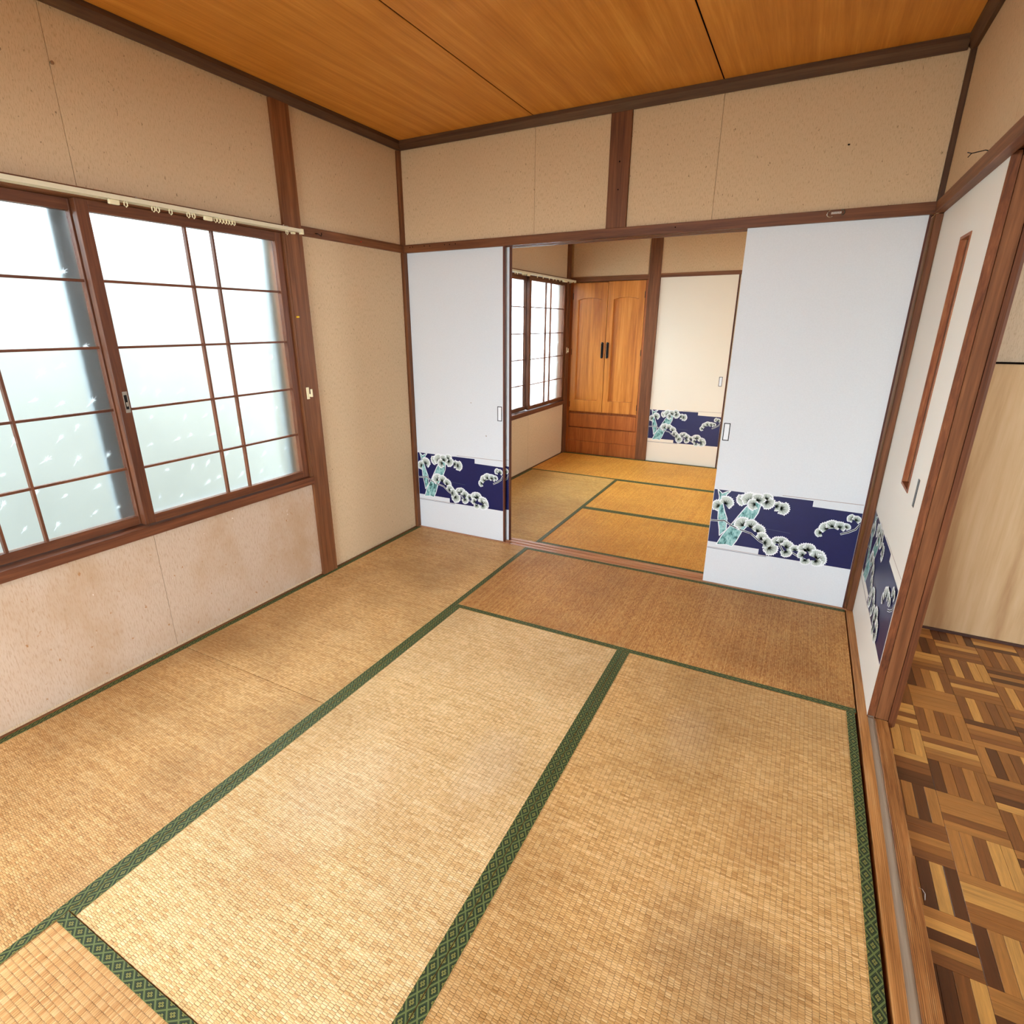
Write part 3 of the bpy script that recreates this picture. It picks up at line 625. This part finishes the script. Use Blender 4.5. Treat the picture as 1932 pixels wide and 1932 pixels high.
def pine(place, width, parent):
    """place(s, z, layer) -> world point on the door face; width of the door"""
    mb = MB()
    cl = lambda s: max(0.0008, min(width-0.0008, s))
    def fill(pts, layer, mi):
        for t in tri(pts): mb.poly([place(cl(q[0]), q[1], layer) for q in t], mi)
    def stroke(pts, wd, layer, mi):
        for a, b in zip(pts[:-1], pts[1:]):
            d = Vector((b[0]-a[0], b[1]-a[1])); n = Vector((-d.y, d.x)).normalized()*wd/2; e = d.normalized()*wd*0.2
            mb.poly([place(cl(a[0]-e.x+n.x), a[1]-e.y+n.y, layer), place(cl(a[0]-e.x-n.x), a[1]-e.y-n.y, layer), place(cl(b[0]+e.x-n.x), b[1]+e.y-n.y, layer), place(cl(b[0]+e.x+n.x), b[1]+e.y+n.y, layer)], mi)
    k = width/0.690
    sc = lambda L: [(q[0]*k, q[1]) for q in L]
    fill(sc(NAVY), 1, 0)
    for T in (T1, T2):
        fill(sc(T), 2, 2); stroke(sc(T+[T[0]]), 0.0042, 3, 1)
    for b in BR: stroke(sc(b), 0.0095, 4, 1); stroke(sc(b), 0.0050, 5, 5)
    r = random.Random(77)
    FANS = [(x, z, rd*q[0], an+q[1]) for x, z, rd, an in TUFTS for q in ((0.86, -48), (0.82, 44), (0.95, 0))]
    for ti, (x, z, rad, ang) in enumerate(FANS):
        lb = 6+ti*0.3
        x *= k; sp = math.radians(62); rad *= 1.28; x -= math.cos(math.radians(ang))*rad*0.22; z -= math.sin(math.radians(ang))*rad*0.22; c0 = math.radians(ang); n = 11; ring = []; inner = []; n = 9
        for i in range(2*n+1):
            a = c0-sp+2*sp*i/(2*n); rr = rad*((1.07 if i % 2 else 0.96)+r.uniform(-0.03, 0.03))*(0.80+0.20*math.cos((a-c0)*0.8))
            ring.append((x+math.cos(a)*rr, z+math.sin(a)*rr)); inner.append((x+math.cos(a)*rr*0.84, z+math.sin(a)*rr*0.84))
        for R_, ly, mi in ((ring, lb, 1), (inner, lb+0.1, 4)):
            for p, q in zip(R_[:-1], R_[1:]): mb.poly([place(cl(x), z, ly), place(cl(p[0]), p[1], ly), place(cl(q[0]), q[1], ly)], mi)
        for i in range(15):
            a = c0-sp*0.92+2*sp*0.92*i/14+r.uniform(-0.07, 0.07); ln = rad*r.uniform(0.62, 0.95)*(0.80+0.20*math.cos((a-c0)*0.8)); wd = 0.0007+rad*0.020
            dx, dz = math.cos(a), math.sin(a); b0 = rad*0.02
            mb.poly([place(cl(x+dx*b0-dz*wd), z+dz*b0+dx*wd, lb+0.2), place(cl(x+dx*b0+dz*wd), z+dz*b0-dx*wd, lb+0.2), place(cl(x+dx*ln), z+dz*ln, lb+0.2)], 3)
    stroke(sc([(0.002, 0.208), (0.302, 0.209)]), 0.0020, 1, 6); stroke(sc([(0.002, 0.2025), (0.302, 0.2035)]), 0.0026, 1, 7)
    stroke(sc([(0.332, 0.545), (0.686, 0.546)]), 0.0024, 1, 6)
    stroke(sc([(0.240, 0.360), (0.395, 0.352)]), 0.0012, 2, 7)
    return mb.build('pine_print', [navy, pr_white, pr_teal, pr_needle, pr_soft, pr_branch, pr_line, pr_line2], parent, fixn=False)
def fusuma(x0, x1, yf, th, z0, z1, label, mat, edges, pull_s, printed=True, pull_z=0.842, group='pine-printed sliding doors'):
    t = thing('fusuma_door', ((x0+x1)/2, yf+th/2, z0), label, 'sliding door', group)
    e = 0.0075; a = x0+(e if 'l' in edges else 0); b = x1-(e if 'r' in edges else 0)
    bx(a, b, yf, yf+th, z0, z1).build('door_panel', mat, t)
    if 'l' in edges: bx(x0, x0+e, yf-0.001, yf+th+0.001, z0, z1).build('edge_stile', fus_edge, t)
    if 'r' in edges: bx(x1-e, x1, yf-0.001, yf+th+0.001, z0, z1).build('edge_stile', fus_edge, t)
    if printed: pine(lambda s, z, ly: (a+s, yf-0.00012*ly, z), b-a, t)
    if pull_s is not None:
        px = a+pull_s; p = MB(); hw, hh, fw = 0.0155, 0.045, 0.0042; y = yf-0.0016
        p.box(px-hw, px+hw, y, yf, pull_z-hh, pull_z-hh+fw); p.box(px-hw, px+hw, y, yf, pull_z+hh-fw, pull_z+hh)
        p.box(px-hw, px-hw+fw, y, yf, pull_z-hh+fw, pull_z+hh-fw); p.box(px+hw-fw, px+hw, y, yf, pull_z-hh+fw, pull_z+hh-fw)
        p.box(px-hw+fw, px+hw-fw, yf-0.0004, yf, pull_z-hh+fw, pull_z+hh-fw, mi=1)
        p.build('finger_pull', [black_m, pr_white], t)
    return t
fusuma(0.006, 0.680, 0.020, 0.018, -0.0015, 1.785, 'white sliding door on the left of the opening, pine print at knee height', fus_w, 'r', 0.643)
fusuma(0.028, 0.7015, 0.060, 0.018, -0.0015, 1.785, 'sliding door behind the left one, only a thin white strip of it showing', fus_w, 'r', None)
fusuma(1.941, 2.6265, 0.020, 0.018, -0.0015, 1.785, 'large white sliding door on the right of the opening, pine print on navy band', fus_w, 'r', 0.023)
fusuma(0.922, 1.627, 2.782, 0.018, 0.0005, 1.788, 'cream sliding door with pine print at the end of the far room', fus_far, 'r', 0.650)
# kitchen-side sliding door along the right wall
kd = thing('slotted_sliding_door', (2.674, -0.45, 0.0), 'half-open sliding door on the right wall, long brown-framed slot above pine print', 'sliding door', 'pine-printed sliding doors')
dz1 = 1.790
pan = MB(); s0, s1, q0, q1 = -0.630, -0.475, 0.785, 1.635
pan.box(2.6635, 2.685, -0.001, s1, 0.0, dz1); pan.box(2.6635, 2.685, s0, -0.8865, 0.0, dz1); pan.box(2.6635, 2.685, s1, s0, 0.0, q0); pan.box(2.6635, 2.685, s1, s0, q1, dz1)
pan.build('door_panel', plain('door_white_face', (240, 239, 230), 0.5), kd)
bx(2.6630, 2.6856, -0.8905, -0.8868, 0.0, dz1).build('edge_stile', door_edge, kd)
fr = MB(); f_ = 0.010
fr.box(2.661, 2.685, s1-f_, s1, q0, q1); fr.box(2.661, 2.685, s0, s0+f_, q0, q1); fr.box(2.661, 2.685, s0+f_, s1-f_, q0, q0+f_); fr.box(2.661, 2.685, s0+f_, s1-f_, q1-f_, q1)
fr.build('slot_frame', wood('slot_frame_wood', 'z', (104, 52, 28), (150, 84, 46), (182, 118, 72), cross=80, along=8), kd)
bx(2.678, 2.681, s0+f_, s1-f_, q0+f_, q1-f_).build('slot_glass', plain('dark_slot_glass', (92, 62, 40), 0.2, 0.5), kd)
pine(lambda s, z, ly: (2.6635-0.00012*ly, -0.004-s*1.0, z), 0.872, kd)
hp = MB(); hp.box(2.6622, 2.6635, -0.783, -0.757, 0.775, 0.870); hp.build('finger_pull', black_m, kd)
bx(2.6655, 2.683, -0.8925, -0.8908, 0.0035, 0.010).build('roller_plate', steel_m, kd)
# ------------------------------------------------------------------ built-in cupboard of the far room
cb = thing('built_in_cupboard', (0.41, 2.95, 0.0), 'built-in wooden cupboard with two arched-panel doors and drawers in the far room', 'cupboard')
yf = 2.786
bd = MB(); bd.box(0.005, 0.034, yf+0.001, yf+0.45, 0.0, 1.774); bd.box(0.788, 0.807, yf-0.006, yf+0.45, 0.0, 1.774); bd.box(0.034, 0.788, yf+0.024, yf+0.45, 0.0, 1.774)
bd.build('carcass', cup_low, cb)
def cup_door(x0, x1, z0, z1, px0, px1, hx, yo):
    d = MB(); y0, y1 = yf-0.006-yo, yf+0.020-yo; pz0, pz1, rise = 0.588, 1.603, 0.020
    d.box(x0, px0, y0, y1, z0, z1); d.box(px1, x1, y0, y1, z0, z1); d.box(px0, px1, y0, y1, z0, pz0)
    n = 12; arc = [(px0+(px1-px0)*i/n, pz1+rise*(1-(2*i/n-1)**2)) for i in range(n+1)]
    d.prism(arc+[(px1, z1), (px0, z1)], 'y', y0, y1)
    o = d.build('cupboard_door', cup_wood, cb)
    inset = 0.022; d2 = MB()
    arc2 = [(px0+(px1-px0)*i/n, pz1+rise*(1-(2*i/n-1)**2)) for i in range(n+1)]
    d2.prism([(px0, pz0)]+arc2+[(px1, pz0)], 'y', y0+inset, y0+inset+0.004)
    d2.build('arched_panel', cup_wood, o)
    mo = MB(); loop = [(px0, pz0), (px1, pz0)]+list(reversed(arc2))
    for a, b in zip(loop, loop[1:]+loop[:1]):                      # sloping bead round the panel
        ca = Vector(((px0+px1)/2, (pz0+pz1)/2)); va, vb = Vector(a), Vector(b)
        def ins(v): return Vector((v.x+(0.004 if v.x < ca.x-0.02 else -0.004 if v.x > ca.x+0.02 else 0), v.y+(0.005 if v.y < ca.y else -0.003)))
        ia, ib = ins(va), ins(vb)
        mo.poly([(va.x, y0, va.y), (vb.x, y0, vb.y), (ib.x, y0+inset-0.0005, ib.y), (ia.x, y0+inset-0.0005, ia.y)])
    mo.build('panel_bead', cup_wood, o)
    h = MB(); hz = 1.035; y = y0
    h.box(hx-0.014, hx+0.014, y-0.003, y, hz, hz+0.15, ch=0.0012)
    h.tube([(hx, y-0.003, hz+0.018), (hx, y-0.020, hz+0.030), (hx, y-0.024, hz+0.075), (hx, y-0.020, hz+0.120), (hx, y-0.003, hz+0.132)], 0.0055, 8)
    for zz in (hz+0.004, hz+0.146):
        h.tube([(hx, y-0.006, zz-0.006), (hx, y-0.008, zz), (hx, y-0.006, zz+0.006)], 0.010, 8)
    h.build('handle', black_m, o)
    xe = x0+0.003 if hx > (x0+x1)/2 else x1-0.003
    for zz in (0.54, 1.09, 1.64): MB().tube([(xe, y-0.001, zz-0.03), (xe, y-0.001, zz+0.03)], 0.0035, 8).build('hinge', hinge_m, o)
cup_door(0.038, 0.4075, 0.468, 1.762, 0.095, 0.347, 0.3775, 0.003)
cup_door(0.4115, 0.785, 0.468, 1.770, 0.470, 0.724, 0.4335, 0.0)
for z0, z1 in ((0.296, 0.442),):
    bx(0.038, 0.785, yf-0.004, yf+0.020, z0, z1, ch=0.003).build('drawer', cup_low, cb)
bx(0.034, 0.788, yf+0.004, yf+0.020, 0.140, 0.284, ch=0.002).build('drawer', cup_low, cb)
bx(0.034, 0.788, yf+0.008, yf+0.022, 0.0, 0.138).build('plinth', cup_low, cb)
# ------------------------------------------------------------------ curtain rails
def c_rail(ya, yb, xr, zt, runners, blocks, label, brk):
    t = thing('curtain_rail', (xr, (ya+yb)/2, zt-0.02), label, 'curtain rail', 'curtain rails over the windows')
    for dx, e, dz in ((0.0, 0.0, 0.0), (-0.024, -0.0, 0.0)):
        tr = MB(); h = 0.0085; z = zt
        tr.prism([(xr+dx-h, z), (xr+dx+h, z), (xr+dx+h, z-0.015), (xr+dx+0.003, z-0.015), (xr+dx+0.003, z-0.012), (xr+dx-0.003, z-0.012), (xr+dx-0.003, z-0.015), (xr+dx-h, z-0.015)], 'y', ya, yb-e if dx == 0 else yb-0.03)
        tr.build('track', rail_m, t)
        MB().box(xr+dx-0.0095, xr+dx+0.0095, (yb if dx == 0 else yb-0.03)-0.004, (yb if dx == 0 else yb-0.03)+0.012, zt-0.022, zt+0.002, ch=0.002).build('end_cap', cream_m, t)
    for y in brk:
        MB().box(0.0145, xr+0.009, y-0.010, y+0.010, zt+0.0005, zt+0.0035).box(0.0145, 0.0165, y-0.010, y+0.010, zt-0.012, zt+0.0035).tube([(xr-0.012, y, zt+0.003), (xr-0.012, y, zt+0.009)], 0.004, 8).build('bracket', steel_m, t)
    r0 = None
    for y in runners:
        pts = [(xr, y, zt-0.013), (xr, y-0.0055, zt-0.018), (xr, y-0.0055, zt-0.028), (xr, y, zt-0.033), (xr, y+0.0055, zt-0.028), (xr, y+0.0055, zt-0.018)]
        MB().tube(pts, 0.0022, 6, closed=True).build('runner', cream_m, t)
    for y0, y1 in blocks:
        MB().box(xr-0.006, xr+0.006, y0, y1, zt-0.031, zt-0.0155, ch=0.002).build('master_carrier', cream_m, t)
RA = [-1.669, -1.570, -1.553, -1.504, -1.432, -1.410, -1.315, -1.300, -1.285, -1.270, -1.257, -1.243, -1.228, -0.945]
c_rail(-3.0, -0.860, 0.045, 1.795, RA, [(-1.728, -1.692), (-1.366, -1.330)], 'ivory double curtain rail with runners above the large front window', (-2.55, -1.62, -0.95))
RB = [1.387, 1.428, 1.523, 1.548, 1.578, 1.824, 1.948, 2.088, 2.181, 2.255, 2.343, 2.421, 2.608]
c_rail(1.10, 2.745, 0.062, 1.788, RB, [(1.615, 1.665), (2.45, 2.53)], 'ivory curtain rail with runners above the far room window', (1.2, 1.86, 2.66))
# ------------------------------------------------------------------ little things on posts and rails
def latch(y, z, label):
    t = thing('cord_cleat', (0.006, y, z), label, 'cord holder', 'cream cord holders beside the windows')
    bx(0.004, 0.009, y-0.017, y+0.001, z, z+0.060, ch=0.0015).build('base_plate', cream_m, t)
    bx(0.009, 0.018, y-0.004, y+0.004, z+0.012, z+0.026, ch=0.001).build('neck', cream_m, t)
    bx(0.014, 0.020, y+0.001, y+0.013, z+0.010, z+0.050, ch=0.0015).build('hook_bar', cream_m, t)
latch(-0.884, 0.997, 'cream plastic cord holder on the brown post beside the front window')
latch(2.735, 1.075, 'cream plastic cord holder in the corner beside the far room window')
tag(MB().tube([(0.001, -0.722, 1.797), (0.016, -0.722, 1.795), (0.023, -0.717, 1.790), (0.024, -0.708, 1.785), (0.022, -0.701, 1.792), (0.020, -0.700, 1.801)], 0.0022, 8).build('screw_hook', black_m), 'small dark metal hook screwed into the rail right of the front window', 'hook')
tag(MB().tube([(0.004, -0.905, 1.401), (0.009, -0.905, 1.401)], 0.0045, 10).tube([(0.009, -0.905, 1.401), (0.014, -0.905, 1.401)], 0.0028, 8).tube([(0.014, -0.905, 1.401), (0.017, -0.905, 1.401)], 0.0042, 10).build('push_pin', plain('yellow_plastic', (240, 196, 40), 0.4)), 'tiny yellow push pin in the post beside the front window', 'push pin')
tag(MB().tube([(0.001, -0.388, 1.797), (0.004, -0.388, 1.797)], 0.003, 10).build('thumb_tack', plain('red_plastic', (190, 40, 30), 0.4)), 'tiny red thumb tack in the rail on the left wall', 'push pin')
ck = thing('wall_catch', (2.29, -0.007, 1.80), 'chrome catch with a swivel bar on the rail above the right sliding door', 'catch')
MB().tube([(2.266+math.cos(a)*0.0125, -0.0085, 1.806+math.sin(a)*0.0125) for a in [i*PI/8 for i in range(4, 15)]], 0.0026, 6).build('ring', steel_m, ck)
bx(2.268, 2.308, -0.0105, -0.0062, 1.803, 1.813, ch=0.001).build('swivel_bar', steel_m, ck)
MB().tube([(2.308+math.cos(a)*0.010, -0.0085, 1.808+math.sin(a)*0.010) for a in [i*PI/8 for i in range(-4, 6)]], 0.0024, 6).build('ring', plain('tarnished_metal', (96, 88, 74), 0.4, 0.5, 0.7), ck)
tag(MB().tube([(2.632, -0.765, 1.822), (2.626, -0.765, 1.824), (2.600, -0.735, 1.826), (2.592, -0.722, 1.832)], 0.0014, 6).tube([(2.600, -0.735, 1.826), (2.594, -0.728, 1.818)], 0.0012, 6).build('bent_nail', black_m), 'thin bent nail sticking out of the rail on the right wall', 'nail')
nh = random.Random(3)
for i, (x, z) in enumerate([(0.05, 1.806), (0.07, 1.807), (0.155, 1.808), (0.195, 1.806), (0.30, 1.806), (0.335, 1.805), (0.375, 1.806), (1.62, 1.802)]):
    tag(MB().tube([(x, -0.0058, z), (x, -0.0072, z)], 0.0030, 8).build('nail_head', gap_m), '%s small dark nail head from the left corner in the rail above the sliding doors' % ('first', 'second', 'third', 'fourth', 'fifth', 'sixth', 'seventh', 'last')[i], 'nail', 'nail heads in the rail above the sliding doors')
for z in (2.11, 1.99): tag(MB().tube([(1.325, -0.0018, z), (1.325, -0.0032, z)], 0.0032, 8).build('nail_head', gap_m), '%s of the two dark nail heads in the short post above the opening' % ('upper' if z > 2.05 else 'lower'), 'nail', 'nail heads in the short post')
tag(MB().tube([(2.29, 0.0118, 2.061), (2.29, 0.0104, 2.062)], 0.0045, 8).build('nail_head', gap_m), 'single dark nail head in the tan wallpaper above the right sliding door', 'nail')
tag(MB().tube([(WP, -1.784, 2.160), (WP+0.006, -1.784, 2.160)], 0.0055, 10).build('wall_screw', steel_m), 'small grey screw head on the wallpaper seam above the front window', 'screw')
tag(MB().tube([(2.730, -1.575, -0.018), (2.737, -1.585, -0.010), (2.741, -1.598, -0.008), (2.742, -1.607, -0.0195)], 0.0007, 5).build('thread', pr_white), 'short curled white thread on the parquet against the threshold', 'thread')
# ------------------------------------------------------------------ outside
sbox('ground_outside', plain('yard_ground', (136, 138, 130), 0.9, 0.1, vary=0.1), -14, 14, -16, 12, -0.75, -0.65)
fb = MB().box(-1.95, -1.83, -9, 0.9, -0.65, 2.00).box(-1.98, -1.80, -9, 0.9, 2.00, 2.06).build('garden_wall', plain('weathered_block_wall', (120, 122, 119), 0.9, 0.1, vary=0.04)); tag(fb, 'grey-green garden wall outside, blurred behind the frosted front window', 'wall')
